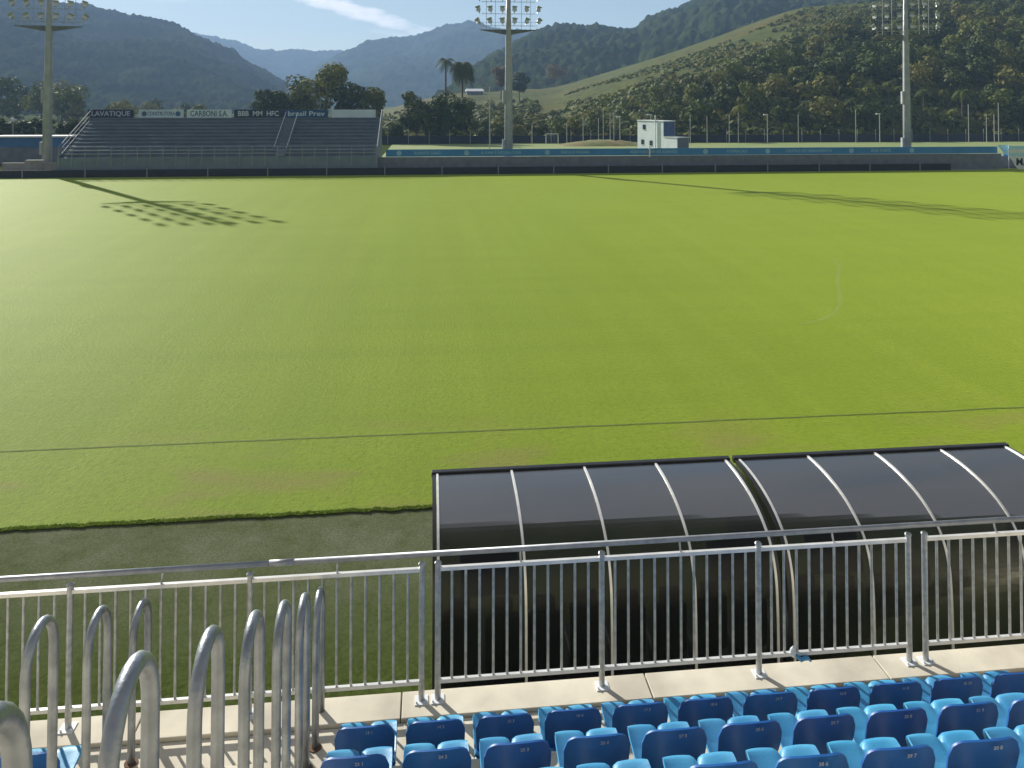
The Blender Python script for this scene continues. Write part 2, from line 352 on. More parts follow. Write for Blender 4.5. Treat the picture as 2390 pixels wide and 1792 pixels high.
# moulded lug and steel foot
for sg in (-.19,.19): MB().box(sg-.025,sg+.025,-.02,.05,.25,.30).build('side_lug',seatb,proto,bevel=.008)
ft=MB(); ft.box(-.03,.03,.14,.20,-.02,.25); ft.box(-.12,.12,.12,.22,-.02,-.005); ft.build('foot_bracket',galv,proto)
def place_seat(x,y,z,label,num,first=[True]):
    if first[0]: o=proto; first[0]=False
    else: o=copy_tree(proto)
    o.location=(x,y+.045,z); o.rotation_euler=(0,0,random.uniform(-.012,.012))
    tag(o,label,'seat','blue plastic seats in rows on the near stand')
    return o
nums=[]
ORD=['first','second','third','fourth','fifth','sixth','seventh','eighth','ninth','tenth','eleventh','twelfth']
ROWN={1:'front row',2:'second row',3:'third row'}
placed=[]
for r,k0,k1 in ((1,0,10),(2,0,9),(3,2,9)):
    for k in range(k0,k1+1):
        x=-.437+.5*k; y=YB-(r-1)*T; z=F1-.03+RI*(r-1)
        nme='blue plastic seat, %s to the right of the aisle, in the %s'%(ORD[k],ROWN[r])
        placed.append((x,y,z,nme,'%d%d %d'%(r,(k+3)%10,k+1)))
placed.append((-2.70,YB,F1-.03,'lone blue seat left of the aisle behind the hoop handrails',None))
seats=[place_seat(*a) for a in placed]
for o,a in zip(seats,placed):
    if a[4]:
        q=text('seat_number',a[4],.030,numw,o,(.035,-.0530,.600),(PI/2+.12,0,0),.0005)

# ------------------------------------------------------------------ fence on the ledge
YF=6.69
def fence_panel(x0,bays,label,tall=True):
    root=empty('fence_panel',(x0,YF,F1),0,label,'fence','galvanised picket fence panels on the ledge')
    w=1.4
    for b in range(bays+1):
        q=MB(); q.tube([(b*w,0,0),(b*w,0,1.115)],.025,12); q.tube([(b*w,0,1.115),(b*w,0,1.125),(b*w,0,1.14)],[.030,.030,.012],12)
        po=q.build('post',galv,root,smooth=False)
        pb=MB(); pb.box(b*w-.055,b*w+.055,-.06,.05,0,.008)
        for sx in (-.04,.04): pb.tube([(b*w+sx,-.04,.008),(b*w+sx,-.04,.024)],.008,6)
        pb.build('base_plate',white,po)
    MB().box(.0,bays*w,-.015,.015,1.06,1.09).build('top_rail',alu,root)
    MB().box(.0,bays*w,-.014,.014,.135,.165).build('bottom_rail',alu,root)
    for b in range(bays):
        for i in range(1,12):
            x=b*w+i*w/12; top=1.06
            MB().tube([(x,0,.165),(x,0,top)],.0115,8,cap=False).build('picket',galv,root)
            if i==6:
                MB().tube([(x,0,1.09),(x,.02,1.12),(x,.035,1.16)],.0085,8).build('rail_support',galv,root)
    return root
fence_panel(-4.245,3,'galvanised picket fence panel on the left, beyond the hoop handrails')
fence_panel(.09,3,'galvanised picket fence panel in the middle, in front of the left dugout')
fence_panel(4.445,2,'galvanised picket fence panel at the right edge, in front of the right dugout')
h=MB(); h.tube([(-4.5,YF+.035,F1+1.18),(-1.2,YF+.035,F1+1.18)],.0225,14); h.tube([(-1.2,YF+.035,F1+1.18),(7.5,YF+.035,F1+1.18)],.0225,14)
h.tube([(-1.30,YF+.035,F1+1.18),(-1.10,YF+.035,F1+1.18)],.026,14)
tag(h.build('handrail_tube',M('handrail_steel',(.34,.36,.39),(.26,.28,.31),scale=12,rough=.5,metal=.5),smooth=True),'long grey tube rail running just above the picket fence','handrail')

rb=empty('ribbon',(3.20,YF-.005,F1+.165),0,'crumpled white and blue ribbon caught on the bottom rail of the fence','ribbon')
q=bpy.data.meshes.new('scrap'); bmm=bmesh.new(); bmesh.ops.create_icosphere(bmm,subdivisions=2,radius=.035)
for v in bmm.verts: v.co*=1+.5*noise.noise(v.co*60)
bmm.to_mesh(q); bmm.free(); q.materials.append(white); o=bpy.data.objects.new('white_scrap',q); COL.objects.link(o); o.parent=rb; o.scale=(.8,.7,1.3); o.location=(0,0,.01)
MB().tube([(.02,-.02,-.02),(.06,-.03,-.05),(.12,-.02,-.04),(.15,-.03,-.07)],[.012,.02,.018,.008],6).build('blue_tail',seatb,rb)
# ------------------------------------------------------------------ hoop handrails in the aisle
def hoop_mesh(H,w=.335,r=.0275):
    m=MB(); n=14; rad=w/2; pts=[(0,0,-.02),(0,0,H*.35),(0,0,H-rad*1.25)]
    for i in range(1,n): 
        a=PI-PI*i/n; pts.append((0,rad+rad*math.cos(a),H-rad*1.25+rad*1.25*math.sin(a)))
    pts += [(0,w,H-rad*1.25),(0,w,H*.35),(0,w,-.02)]
    m.tube(pts,r,16); return m
def hoop(x,k,side,label):
    # k=5 is the hoop nearest the fence
    y0=6.33-(5-k)*T; ztop=EYE-1.673-k*RI+ .0
    # floor under the hoop (aisle half-steps)
    fz=F1-.03
    for j in range(1,15):
        if y0+.1<5.95-(j-1)*T/2: fz=F1-.03+RI*j/2
    root=empty('hoop_handrail',(x,y0,fz),0,label,'handrail','hoop handrails along the aisle')
    hoop_mesh(ztop-fz).build('hoop_tube',galv2,root,smooth=True)
    for yy_ in (0,.335):
        b=MB(); b.tube([(0,yy_,0),(0,yy_,.008)],.05,14); b.build('base_flange',rust,root)
    return root
names=['second nearest','third nearest','fourth nearest','third farthest','second farthest','farthest','nearest, cut by the left frame edge,']
for k in range(-1,6):
    hoop(-.863,k,'r','galvanised hoop handrail right of the aisle, %s'%(names[k]+(' to the camera' if k>=0 else '')) if k<3 else 'galvanised hoop handrail on the right side of the aisle, %s of its line'%names[k])
for k,nn in ((3,'nearest of its line'),(4,'in the middle of its line'),(5,'farthest of its line, next to the fence')):
    hoop(-2.233,k,'l','galvanised hoop handrail left of the aisle, '+nn)

# ------------------------------------------------------------------ dugouts
PROF=[(12.70,2.29),(12.45,2.305),(12.15,2.30),(11.9,2.275),(11.65,2.23),(11.42,2.165),(11.22,2.08),(11.05,1.975),(10.92,1.84),(10.83,1.68),(10.77,1.5),(10.74,1.3),(10.72,1.0),(10.71,.6),(10.70,.06)]
def _refine(P,k=3):
    o=[]
    for i in range(len(P)-1):
        p0=P[max(i-1,0)];p1=P[i];p2=P[i+1];p3=P[min(i+2,len(P)-1)]
        for j in range(k):
            t=j/k; o.append(tuple(.5*(2*p1[c]+(p2[c]-p0[c])*t+(2*p0[c]-5*p1[c]+4*p2[c]-p3[c])*t*t+(-p0[c]+3*p1[c]-3*p2[c]+p3[c])*t**3) for c in (0,1)))
    return o+[P[-1]]
PROF=_refine(PROF)
def off(d):
    o=[]
    for i,(y,z) in enumerate(PROF):
        a=PROF[max(i-1,0)]; b=PROF[min(i+1,len(PROF)-1)]; ty,tz=b[0]-a[0],b[1]-a[1]; L_=math.hypot(ty,tz); ny,nz_=tz/L_,-ty/L_
        if ny*(y-12.6)+nz_*(z-.6)<0: ny,nz_=-ny,-nz_
        o.append((y+ny*d, z+nz_*d))
    return o
def strip(x0,x1,d0,d1):
    A,B=off(d0),off(d1); n=len(A); vs=[(x,y,z) for (x,Q) in ((x0,A),(x1,A),(x0,B),(x1,B)) for (y,z) in Q]
    f=[]
    for i in range(n-1):
        f += [(i,i+1,n+i+1,n+i),(2*n+i,3*n+i,3*n+i+1,2*n+i+1),(i,2*n+i,2*n+i+1,i+1),(n+i,n+i+1,3*n+i+1,3*n+i)]
    f += [(0,n,3*n,2*n),(n-1,3*n-1,4*n-1,2*n-1)]
    return MB().add(vs,f)
def dugout(x0,label):
    root=empty('team_dugout',(0,0,-.04),0,label,'dugout','curved team dugouts beside the pitch')
    w=1.19
    for b in range(4):
        strip(x0+b*w+.012,x0+(b+1)*w-.012,-.006,.0).build('curved_panel',smoke,root)
    for b in range(5):
        strip(x0+b*w-.017,x0+b*w+.017,-.03,.014).build('rib',alu,root)
    MB().box(x0-.09,x0+4*w+.09,12.66,12.76,2.235,2.325).build('ridge_beam',blackf,root,bevel=.01)
    MB().box(x0-.05,x0+4*w+.05,10.66,10.73,.05,.13).build('base_rail',alu,root)
    MB().box(x0-.05,x0+4*w+.05,10.80,12.3,.05,.07).build('floor_board',darkplastic,root)
    # gable ends
    for s,xx in ((-1,x0-.045),(1,x0+4*w+.045)):
        vs=[(xx,y,z) for y,z in PROF]+[(xx,12.70,.05)]
        g_=MB(); g_.add(vs,[tuple(range(len(vs)))]); g_.build('end_panel',smoke,root)
        strip(xx-.035,xx+.02,-.04,.006).build('end_frame',blackf,root)
    # bench seats inside
    for i in range(8):
        xx=x0+.30+i*(4*w-.6)/7; q=MB(); a=.245
        q.box(xx-a,xx+a,10.98,11.50,.40,.50); q.box(xx-a,xx+a,10.92,11.04,.46,1.13 if i%3 else 1.2)
        q.box(xx-.14,xx+.14,10.93,11.03,1.12,1.34 if i%3 else 1.38)
        q.box(xx-a+.02,xx+a-.02,11.0,11.45,.07,.40)
        q.build('bench_seat',darkplastic,root,bevel=.03)
    # inside face sign plates seen through the panels
    for b,(u0,u1) in ((0,(.25,.92)),(3,(.22,.86))):
        A=off(-.02); q=MB(); 
        seg=A[21:31]
        for (ya,za),(yb,zb) in zip(seg,seg[1:]): q.quad((x0+b*w+u0*w,ya,za),(x0+b*w+u1*w,ya,za),(x0+b*w+u1*w,yb,zb),(x0+b*w+u0*w,yb,zb))
        q.build('sign_plate',M('pale_plate',(.62,.63,.68),rough=.6),root)
    return root
dugout(.15,'smoked curved dugout with white ribs, nearer the aisle on the left')
dugout(5.15,'smoked curved dugout with white ribs, cut by the right edge of the frame')

# ------------------------------------------------------------------ floodlight masts
mastm=M('mast_steel',(.37,.39,.40),(.30,.32,.33),scale=1.5,rough=.5,metal=.25)
lampm=M('lamp_housing',(.46,.48,.48),(.40,.42,.42),scale=2,rough=.45,metal=.3)
def lamp_mesh():
    m=MB(); n=12
    prof=[(0,.16),(.12,.24),(.30,.33),(.36,.34),(.36,.30)]
    vs=[];fs=[]
    for (y,r) in prof:
        for k in range(n): 
            a=2*PI*k/n; c,s_=math.cos(a),math.sin(a); e=max(abs(c),abs(s_))**.55
            vs.append((r*c/e,-y,r*s_/e))
    for j in range(len(prof)-1):
        for k in range(n): fs.append((j*n+k,j*n+(k+1)%n,(j+1)*n+(k+1)%n,(j+1)*n+k))
    fs.append(tuple(range(n)))
    m.add(vs,fs); m.add(vs[4*n:],[tuple(reversed(range(n)))],1); m.box(-.37,.37,-.72,-.34,.33,.36)   # visor
    m.box(-.05,.05,-.1,.02,-.5,-.2); return m
LM=lamp_mesh().mesh('lamp_head',[lampm,M('lamp_glass',(.62,.63,.62),(.55,.56,.56),scale=2,rough=.2)])
def mast(X,Y,hz,yaw,label,rows=5):
    root=empty('floodlight_mast',(X,Y,0),0,label,'floodlight','floodlight masts behind the far side of the pitch')
    q=MB(); q.tube([(0,0,-.1),(0,0,hz*.5),(0,0,hz),(0,0,hz+8)],[.50,.44,.35,.18],16); q.tube([(0,0,-.1),(0,0,.25)],.72,16); q.build('pole',mastm,root,smooth=True)
    rk=empty('x'); bpy.data.objects.remove(rk)
    Rz=Matrix.Rotation(yaw,4,'Z')
    d=MB(); d.box(-3.5,3.5,-.12,.12,hz,hz+.08,M=Rz)
    for s in (-1,1):
        for yy_ in (-.10,.07):
            vs=[Rz@Vector(v) for v in ((s*.25,yy_,hz),(s*.25,yy_+.03,hz),(s*3.4,yy_,hz),(s*3.4,yy_+.03,hz),(s*.25,yy_,hz-.55),(s*.25,yy_+.03,hz-.55))]
            d.add(vs,[(0,2,4),(1,5,3),(2,3,5,4),(0,1,3,2),(0,4,5,1)])
    d.build('platform',M('deck_steel',(.16,.17,.18),(.10,.11,.12),scale=1,rough=.6) if 'deck_steel' not in bpy.data.materials else bpy.data.materials['deck_steel'],root)
    f=MB(); gap=1.47
    for r in range(rows):
        z=hz+.55+r*gap; f.tube([Rz@Vector((-3.3,.0,z)),Rz@Vector((3.3,.0,z))],.035,6)
    for x in (-2.7,-1.6,1.6,2.7): f.tube([Rz@Vector((x,.06,hz)),Rz@Vector((x,.06,hz+.6+(rows-1)*gap))],.03,6)
    for x in (-3.4,3.4): f.tube([Rz@Vector((x,-.3,hz)),Rz@Vector((x,-.3,hz+1.0))],.02,5)
    f.tube([Rz@Vector((-3.4,.3,hz+1.0)),Rz@Vector((3.4,.3,hz+1.0))],.02,5)
    f.build('lamp_frame',mastm,root)
    for r in range(rows):
        for c in range(6):
            x=-3.55+c*1.42; z=hz+.92+r*gap
            o=bpy.data.objects.new('lamp',LM); COL.objects.link(o); o.parent=root
            o.scale=(.86,.86,.86); o.location=Rz@Vector((x,-.08,z)); sp_=(c-2.5)/2.5
            o.rotation_euler=(math.radians(-28 - (8 if r==0 else 0)),math.radians(sp_*(16 if r else 34))*-1*-1,yaw+math.radians(sp_*26))
    bx=MB(); bx.box(-.74,-.44,-.2,.2,2.2,3.6); MB().box(-.68,-.40,-.18,.18,8.0,9.6).build('junction_box',mastm,root)
    bx.build('control_box',mastm,root)
    ld=MB(); ld.tube([(.54,.1,.5),(.42,.1,hz-.3)],.02,5); ld.tube([(.54,-.15,.5),(.42,-.15,hz-.3)],.02,5); ld.build('ladder',mastm,root)
    return root
mast(-42.7,92.8,16.6,.10,'tall grey floodlight mast at the left, behind the metal grandstand')
mast(9.62,95.0,16.95,-.05,'tall grey floodlight mast in the middle, standing clear against the hazy ridge',7)
mast(61.6,95.3,16.9,-.45,'tall pale floodlight mast on the right in front of the dark forest slope')

# ------------------------------------------------------------------ far side: walls, barrier, banner
navy=M('dark_navy_board',(.010,.012,.030),(.016,.018,.036),scale=.8,rough=.7)
bluebm=M('blue_banner',(.045,.23,.52),(.036,.19,.45),scale=.5,rough=.6)
banner_w=M('banner_print',(.30,.50,.66),(.22,.42,.60),scale=.6,rough=.6)
pw=empty('perimeter_wall',(0,0,0),0,'low grey concrete wall along the far side of the pitch','wall')
MB().box(-6.0,70.6,90,90.25,-.1,1.85).build('wall_face',conc_dark,pw)
MB().box(26,65.5,89.93,90.02,1.852,1.90).build('white_coping',white,pw)
for x in (25.85,): MB().box(x-.09,x+.09,89.85,89.95,1.7,2.95).build('white_post',white,pw)
bn=empty('blue_banner',(0,0,0),0,'long blue banner with pale crests and lettering above the far wall','banner')
MB().box(-4.9,70.1,90.02,90.10,1.90,2.72).build('cloth',bluebm,bn)
cx=[-2.9,-.0]; 
items=[('c',1.2),('t',4.4,'AVANTE LEAO'),('c',8.9),('t',12.9,'A ILHA E NOSSA CASA'),('c',18.3),('t',21.6,'RACA E PAIXAO'),('t',31.0,'AQUI NASCEM OS SONHOS'),('c',37.3),('t',41.2,'FORMACAO'),('c',45.0),('t',50.2,'CENTRO DE TREINAMENTO'),('c',55.6),('t',59.4,'BASE FORTE'),('c',63.4)]
for it in items:
    x=it[1]-4.6+0.0
    if it[0]=='c':
        q=MB(); q.tube([(x,90.012,2.30),(x,89.995,2.30)],.30,16); q.build('crest',banner_w,bn)
    else: text('lettering',it[2],.46,banner_w,bn,(x,90.012,2.30))
lb=empty('pitchside_barrier',(0,0,0),0,'low dark navy barrier with thin pale posts along the far touchline','barrier')
MB().box(-48.5,62.6,88.2,88.26,.0,.80).build('dark_board',navy,lb)
x=-43.0
while x<62:
    MB().box(x-.06,x+.06,88.10,88.19,0,.98).build('post',M('pale_post',(.22,.23,.26),rough=.6) if 'pale_post' not in bpy.data.materials else bpy.data.materials['pale_post'],lb); x+=6.35
MB().box(-50,69.5,88.6,89.99,-.05,.012).build('apron',conc_dark,lb)

# right-end kiosk boards
kb=empty('striped_hoarding',(71.8,89,0),0,'light blue and white striped hoarding with a white lettered board below, far right','hoarding')
lbl=M('light_blue_paint',(.42,.70,.82),(.36,.64,.78),scale=1,rough=.5)
MB().box(-1.0,4,0,.08,2.40,2.85).box(-1.0,4,0,.08,1.62,1.98).build('blue_stripe',lbl,kb)
MB().box(-1.0,4,.002,.078,1.98,2.40).build('white_stripe',white,kb)
q=MB(); q.add([(-.9,0,1.6),(4,0,1.6),(4,0,-.05),(.2,0,-.05),(-.9,.08,1.6),(4,.08,1.6),(4,.08,-.05),(.2,.08,-.05)],[(0,3,2,1),(4,5,6,7),(0,1,5,4),(0,4,7,3),(1,2,6,5),(3,7,6,2)]); q.build('white_board',white,kb)
text('lettering','MAR',1.25,navy,kb,(1.2,-.01,.85))
fl_=empty('pale_flag',(70.75,89.7,0),0,'pale blue triangular flag at the right end of the banner','flag')
q=MB(); q.add([(-.9,0,2.95),(.55,0,2.9),(.5,0,1.7),(.1,0,1.75),(-.9,.03,2.95),(.55,.03,2.9),(.5,.03,1.7),(.1,.03,1.75)],[(0,3,2,1),(4,5,6,7),(0,1,5,4),(1,2,6,5),(2,3,7,6),(3,0,4,7)]); q.build('cloth',lbl,fl_)
MB().tube([(.58,0,0),(.58,0,3.0)],.04,8).build('pole',white,fl_)
MB().box(70.61,74,90.5,90.75,-.05,1.5).build('wall_end',conc_dark,pw); MB().box(71.2,74,90.4,90.49,1.5,2.6).build('blue_panel',bluebm,pw)

# ------------------------------------------------------------------ metal grandstand
ali=M('grandstand_metal',(.17,.215,.30),(.13,.17,.24),scale=.8,rough=.55,metal=.35)
ali2=M('grandstand_metal_light',(.27,.29,.33),(.21,.23,.27),scale=1.2,rough=.5,metal=.3)
gs=empty('metal_grandstand',(-22.75,88,0),0,'long grey metal grandstand with empty benches behind the far left touchline','grandstand')
HX=16.85
for r in range(11):
    y=1.0+r*.72; z=2.15+r*.375
    MB().box(-HX,HX,y,y+.70,z-.05,z).box(-HX,HX,y+.68,y+.71,z,z+.33).build('deck_tier',ali,gs)
    MB().box(-HX+.4,HX-.4,y+.36,y+.62,z+.24,z+.29).build('bench_row',ali,gs)
MB().box(-HX-.2,HX+.2,.72,.80,.0,2.06).build('front_fascia',ali,gs)
MB().box(-HX,HX,.80,1.02,2.02,2.08).build('front_walkway',ali2,gs)
n_p=26
for i in range(n_p):
    x=-HX+i*(2*HX)/(n_p-1)
    MB().box(x-.05,x+.05,.66,.715,1.1,3.25).build('rail_post',ali2,gs)
for z in (2.45,2.8,3.2): MB().box(-HX,HX,.67,.71,z,z+.05).build('guard_rail',ali2,gs)
MB().box(-HX,HX,9.0,9.07,.0,6.3).build('rear_panel',ali,gs)
for s in (-1,1):
    q=MB(); xs_=s*(HX+.12)
    q.add([(xs_-.03,.8,.1),(xs_-.03,9.05,.1),(xs_-.03,9.05,6.2),(xs_-.03,.8,2.1),(xs_+.03,.8,.1),(xs_+.03,9.05,.1),(xs_+.03,9.05,6.2),(xs_+.03,.8,2.1)],[(0,3,2,1),(4,5,6,7),(0,1,5,4),(1,2,6,5),(2,3,7,6),(3,0,4,7)]); q.build('side_panel',ali,gs)
    q=MB(); q.tube([(xs_,.8,3.2),(xs_,9.05,7.2)],.045,6); q.tube([(xs_,.8,2.7),(xs_,9.05,6.7)],.03,6)
    for i in range(8): q.tube([(xs_,.8+i*1.3,2.1+i*.57),(xs_,.8+i*1.3,3.2+i*.57)],.035,6)
    q.build('side_rail',ali2,gs)
for x in (5.6,7.0):
    q=MB(); q.tube([(x,1.0,3.0),(x,8.4,6.9)],.04,6)
    for i in range(6): q.tube([(x,1.2+i*1.38,2.2+i*.72),(x,1.2+i*1.38,3.1+i*.74)],.03,6)
    q.build('aisle_rail',ali,gs)
q=MB(); q.box(5.8,6.8,.9,1.0,2.1,2.3)
for r in range(11): q.box(5.75,6.85,.95+r*.72,1.45+r*.72,2.16+r*.375,2.34+r*.375)
q.build('aisle_stairs',ali,gs)
# advertising boards
bx=[(206,313,(.018,.026,.085),'LAVATIQUE',(.35,.40,.55),'navy board with pale lettering, first from the left on the grandstand'),
    (325,429,(.50,.62,.74),'O  CONSTRUTORA  O',(.04,.10,.22),'pale blue board with two dark discs, second from the left on the grandstand'),
    (437,541,(.55,.66,.74),'CARBONI S.A.',(.05,.12,.20),'pale board with large dark lettering, third from the left on the grandstand'),
    (547,660,(.012,.035,.085),'BBB  MM  HFC',(.50,.58,.66),'dark navy board with three pale letter groups, fourth from the left on the grandstand'),
    (664,766,(.020,.075,.20),'brasil Prev',(.45,.58,.70),'mid blue board with white lettering, fifth from the left on the grandstand'),
    (775,877,(.55,.66,.80),None,(0,0,0),'blank pale board, sixth and rightmost on the grandstand')]
def x_at(px,Y): # bearing of the board edges surveyed from the seat
    u=(px-1195)/1820.; c,s_=math.cos(YAW),math.sin(YAW)
    return Y*(u*c+s_)/(c-u*s_)
for i,(a,b,c,tx,tc_,lab) in enumerate(bx):
    Y=96.95; x0,x1=x_at(a,Y),x_at(b,Y)
    m=M('board_%d'%i,c,tuple(v*.85 for v in c),scale=.8,rough=.6); m2=M('board_print_%d'%i,tc_,rough=.6)
    root=empty('advertising_board',((x0+x1)/2,Y,6.14),0,lab,'billboard','advertising boards along the back of the metal grandstand')
    hw=(x1-x0)/2
    MB().box(-hw,hw,-.05,.05,0,1.06).build('panel',m,root)
    MB().box(-hw+.3,-hw+.4,.052,.12,-.6,1.0).box(hw-.4,hw-.3,.052,.12,-.6,1.0).build('bracket',ali2,root)
    if tx: 
        sz={0:.80,1:.62,2:.95,3:.85,4:.80}[i]
        t_=text('lettering',tx,sz,m2,root,(0,-.056,.56)); w_=t_.dimensions.x or 1
        me=t_.data; xsz=max(v.co.x for v in me.vertices)-min(v.co.x for v in me.vertices); t_.scale=((2*hw*.84)/xsz,1,1)
    if i==1:
        for sx in (-hw+.62,hw-.62): MB().tube([(sx,-.052,.56),(sx,-.075,.56)],.30,16).build('disc',m2,root)

# small things left of the grandstand
bc=empty('blue_canopy',(-52.5,108,0),0,'blue sheeted shelter with a white roof edge at the far left','shelter')
blue2=M('blue_sheet',(.045,.16,.36),(.035,.13,.31),scale=.7,rough=.6)
MB().box(-3.6,5.4,-.1,0,2.15,3.45).build('blue_sheet',blue2,bc)
MB().box(-3.8,5.6,-.3,2.5,3.46,3.66).build('roof_edge',white,bc)
MB().box(-3.6,5.4,-.05,2.0,0,2.14).build('grey_wall',conc_dark,bc)
wb=MB(); wb.box(-1.6,.2,-.3,.3,.0,1.75).box(-4.0,3.5,-.2,.2,.0,1.45); tag(wb.build('concrete_block',M('pale_concrete',(.34,.33,.31),(.26,.25,.24),scale=2,rough=.9),loc=(-42.2,90.6,0)),'low pale concrete plinth at the foot of the left mast','plinth')
tank=MB(); tank.box(-56.5,-47.2,89,90.2,0,1.3); tag(tank.build('grey_side_wall',conc_dark),'low grey wall at the far left end of the touchline','wall')

# ------------------------------------------------------------------ training ground beyond
tp=MB(); tp.quad((-7,97,.0),(175,97,.0),(175,151,.0),(-7,151,.0)); tag(tp.build('training_pitch',M('training_grass',(.095,.15,.018),(.14,.18,.035),scale=.15,rough=.8,sheen=.22,sheen_tint=(.8,.9,.5))),kind='structure')
# earth mound
md=MB(); nx,ny=30,12
for j in range(ny+1):
    for i in range(nx+1):
        u,v=i/nx,j/ny; z=1.0*math.sin(PI*u)**.7*math.sin(PI*v)**.8*(1+.25*noise.noise((i*.5,j*.5,1)))-.05
        md.v.append((24.5+17*u,141+9*v,z))
for j in range(ny):
    for i in range(nx): a=j*(nx+1)+i; md.f.append((a,a+1,a+nx+2,a+nx+1)); md.m.append(0)
tag(md.build('earth_mound',M('bare_earth',(.17,.13,.045),(.11,.14,.03),scale=.35,rough=.95,detail=8,bump=.5,bscale=2),smooth=True),kind='structure')
gp=empty('goal',(23.9,151,0),0,'small white football goal on the training pitch','goal')
q=MB(); q.tube([(-1.2,0,0),(-1.2,0,1.9),(1.2,0,1.9),(1.2,0,0)],.08,8); q.build('goal_frame',white,gp)
q=MB()
for i in range(9): q.tube([(-1.2+i*.3,.02,1.9),(-1.2+i*.3,1.0,0)],.012,4,cap=False)
q.build('net',white,gp)
# net posts
postm=M('net_post',(.42,.42,.38),(.34,.34,.30),scale=3,rough=.6)
pst=[(.1322,-.0293),(.1776,-.0266),(.1991,-.0211),(.2195,-.0211),(.2258,-.0071),(.2349,-.0138),(.24,-.0138),(.248,-.02,1),(.2894,-.0172,1),(.3427,-.0172),(.3655,-.0184),(.3961,-.0161),(.4085,-.0138),(.4488,-.0173,1),(.4919,-.0162),(.5732,-.0098),(.6074,-.0162,1),(.7366,-.0027),(.763,-.0163),(.7744,-.0163),(.781,-.0009)]
onum={}
OR=ORD+['thirteenth','fourteenth','fifteenth','sixteenth','seventeenth']
for i,e_ in enumerate(pst):
    Y=148; X=e_[0]*Y; hz=EYE+e_[1]*Y; lampq=len(e_)>2
    root=empty('lamp_post' if lampq else 'net_post',(X,Y,0),0,'thin lamp post with a small head beyond the far wall, %s from the left'%OR[onum.get(1,0)] if lampq else 'thin pale net pole beyond the far wall, %s from the left'%OR[onum.get(0,0)],'lamp post' if lampq else 'pole','lamp posts around the training pitch' if lampq else 'net poles around the training pitch')
    onum[int(lampq)]=onum.get(int(lampq),0)+1
    MB().tube([(0,0,0),(0,0,hz)],.09 if lampq else .075,8).build('pole',postm,root)
    if lampq: MB().box(-.75,.1,-.15,.15,hz-.05,hz+.15).build('lamp_head',white,root)
tl=empty('tall_pole',(9.26,120,0),0,'tall thin pale pole just left of the middle mast','pole'); MB().tube([(0,0,0),(0,0,10.6)],.07,8).build('shaft',postm,tl)
tl2=empty('lamp_post',(-64.9,130,0),0,'thin lamp post with a white globe at the far left before the hedge','lamp post')
MB().tube([(0,0,0),(0,0,5.0)],.06,8).build('pole',postm,tl2)
q=MB(); q.tube([(0,0,4.95),(0,0,5.1),(0,0,5.4),(0,0,5.55)],[.12,.28,.28,.1],10); q.build('lamp_globe',white,tl2)
# blue mesh fence
fn=empty('mesh_fence',(0,153,0),0,'dark blue low fence along the back of the training pitch','fence')
MB().box(-12,150,0,.05,0,1.5).build('blue_sheet',M('dark_blue_mesh',(.012,.022,.055),(.008,.014,.03),scale=.5,rough=.8),fn)
for i in range(41): MB().tube([(-12+i*4,-.05,0),(-12+i*4,-.05,2.6)],.05,6).build('post',postm,fn)
# two-storey blue house
ang=math.atan2(-.9,.44)
hw=empty('blue_house',(35.7,131.5,0),ang,'pale blue stepped two-storey block beyond the far wall','building')
hp=M('pale_blue_plaster',(.70,.78,.80),(.60,.68,.71),scale=.8,rough=.7); hd=M('blue_window',(.02,.03,.05),rough=.2)
# local x runs to the right along the pale face, face normal is -y
MB().box(0,6.4,0,2.6,0,4.95).build('upper_block',hp,hw); MB().box(6.4,9.6,0.003,2.6,0,2.38).build('lower_block',hp,hw)
MB().box(-.12,6.5,-.1,2.7,4.951,5.07).build('roof_slab',white,hw); MB().box(6.5,9.75,-.1,2.7,2.381,2.47).build('porch_slab',white,hw)
for x,z in ((1.7,3.9),(1.3,1.35),(3.4,1.25)):
    q=MB().box(x-.35,x+.35,-.04,-.002,z-.42,z+.42).build('window',hd,hw); MB().box(x-.42,x+.42,-.06,-.041,z-.48,z-.42).build('sill',white,q)
MB().box(6.402,6.42,.06,2.54,2.52,4.90).build('side_shade_sheet',M('blue_side_shade',(.05,.10,.24),(.04,.08,.20),scale=1,rough=.6),hw); MB().box(9.602,9.62,.06,2.54,.05,2.33).build('side_shade_sheet',M('grey_blue_side_shade',(.12,.14,.21),(.10,.12,.18),scale=1,rough=.6),hw)  # thin dark sheets painting the shade on the right-hand end walls
MB().tube([(4.6,-.15,0),(4.6,-.15,6.0)],.09,8).build('downpipe',white,hw)
# shed on the slope
sh=empty('shed',(19.2,330,11.2),0,'small white-roofed shed on the grassy slope left of the middle mast','shed')
MB().box(-3.4,3.4,0,5,-2,1.4).build('wall',conc_dark,sh); q=MB(); q.add([(-4,-.5,1.4),(4,-.5,1.4),(4,5.5,1.4),(-4,5.5,1.4),(-3.4,2.5,2.5),(3.4,2.5,2.5)],[(0,1,5,4),(3,4,5,2),(0,4,3),(1,2,5),(0,3,2,1)]); q.build('roof',white,sh)

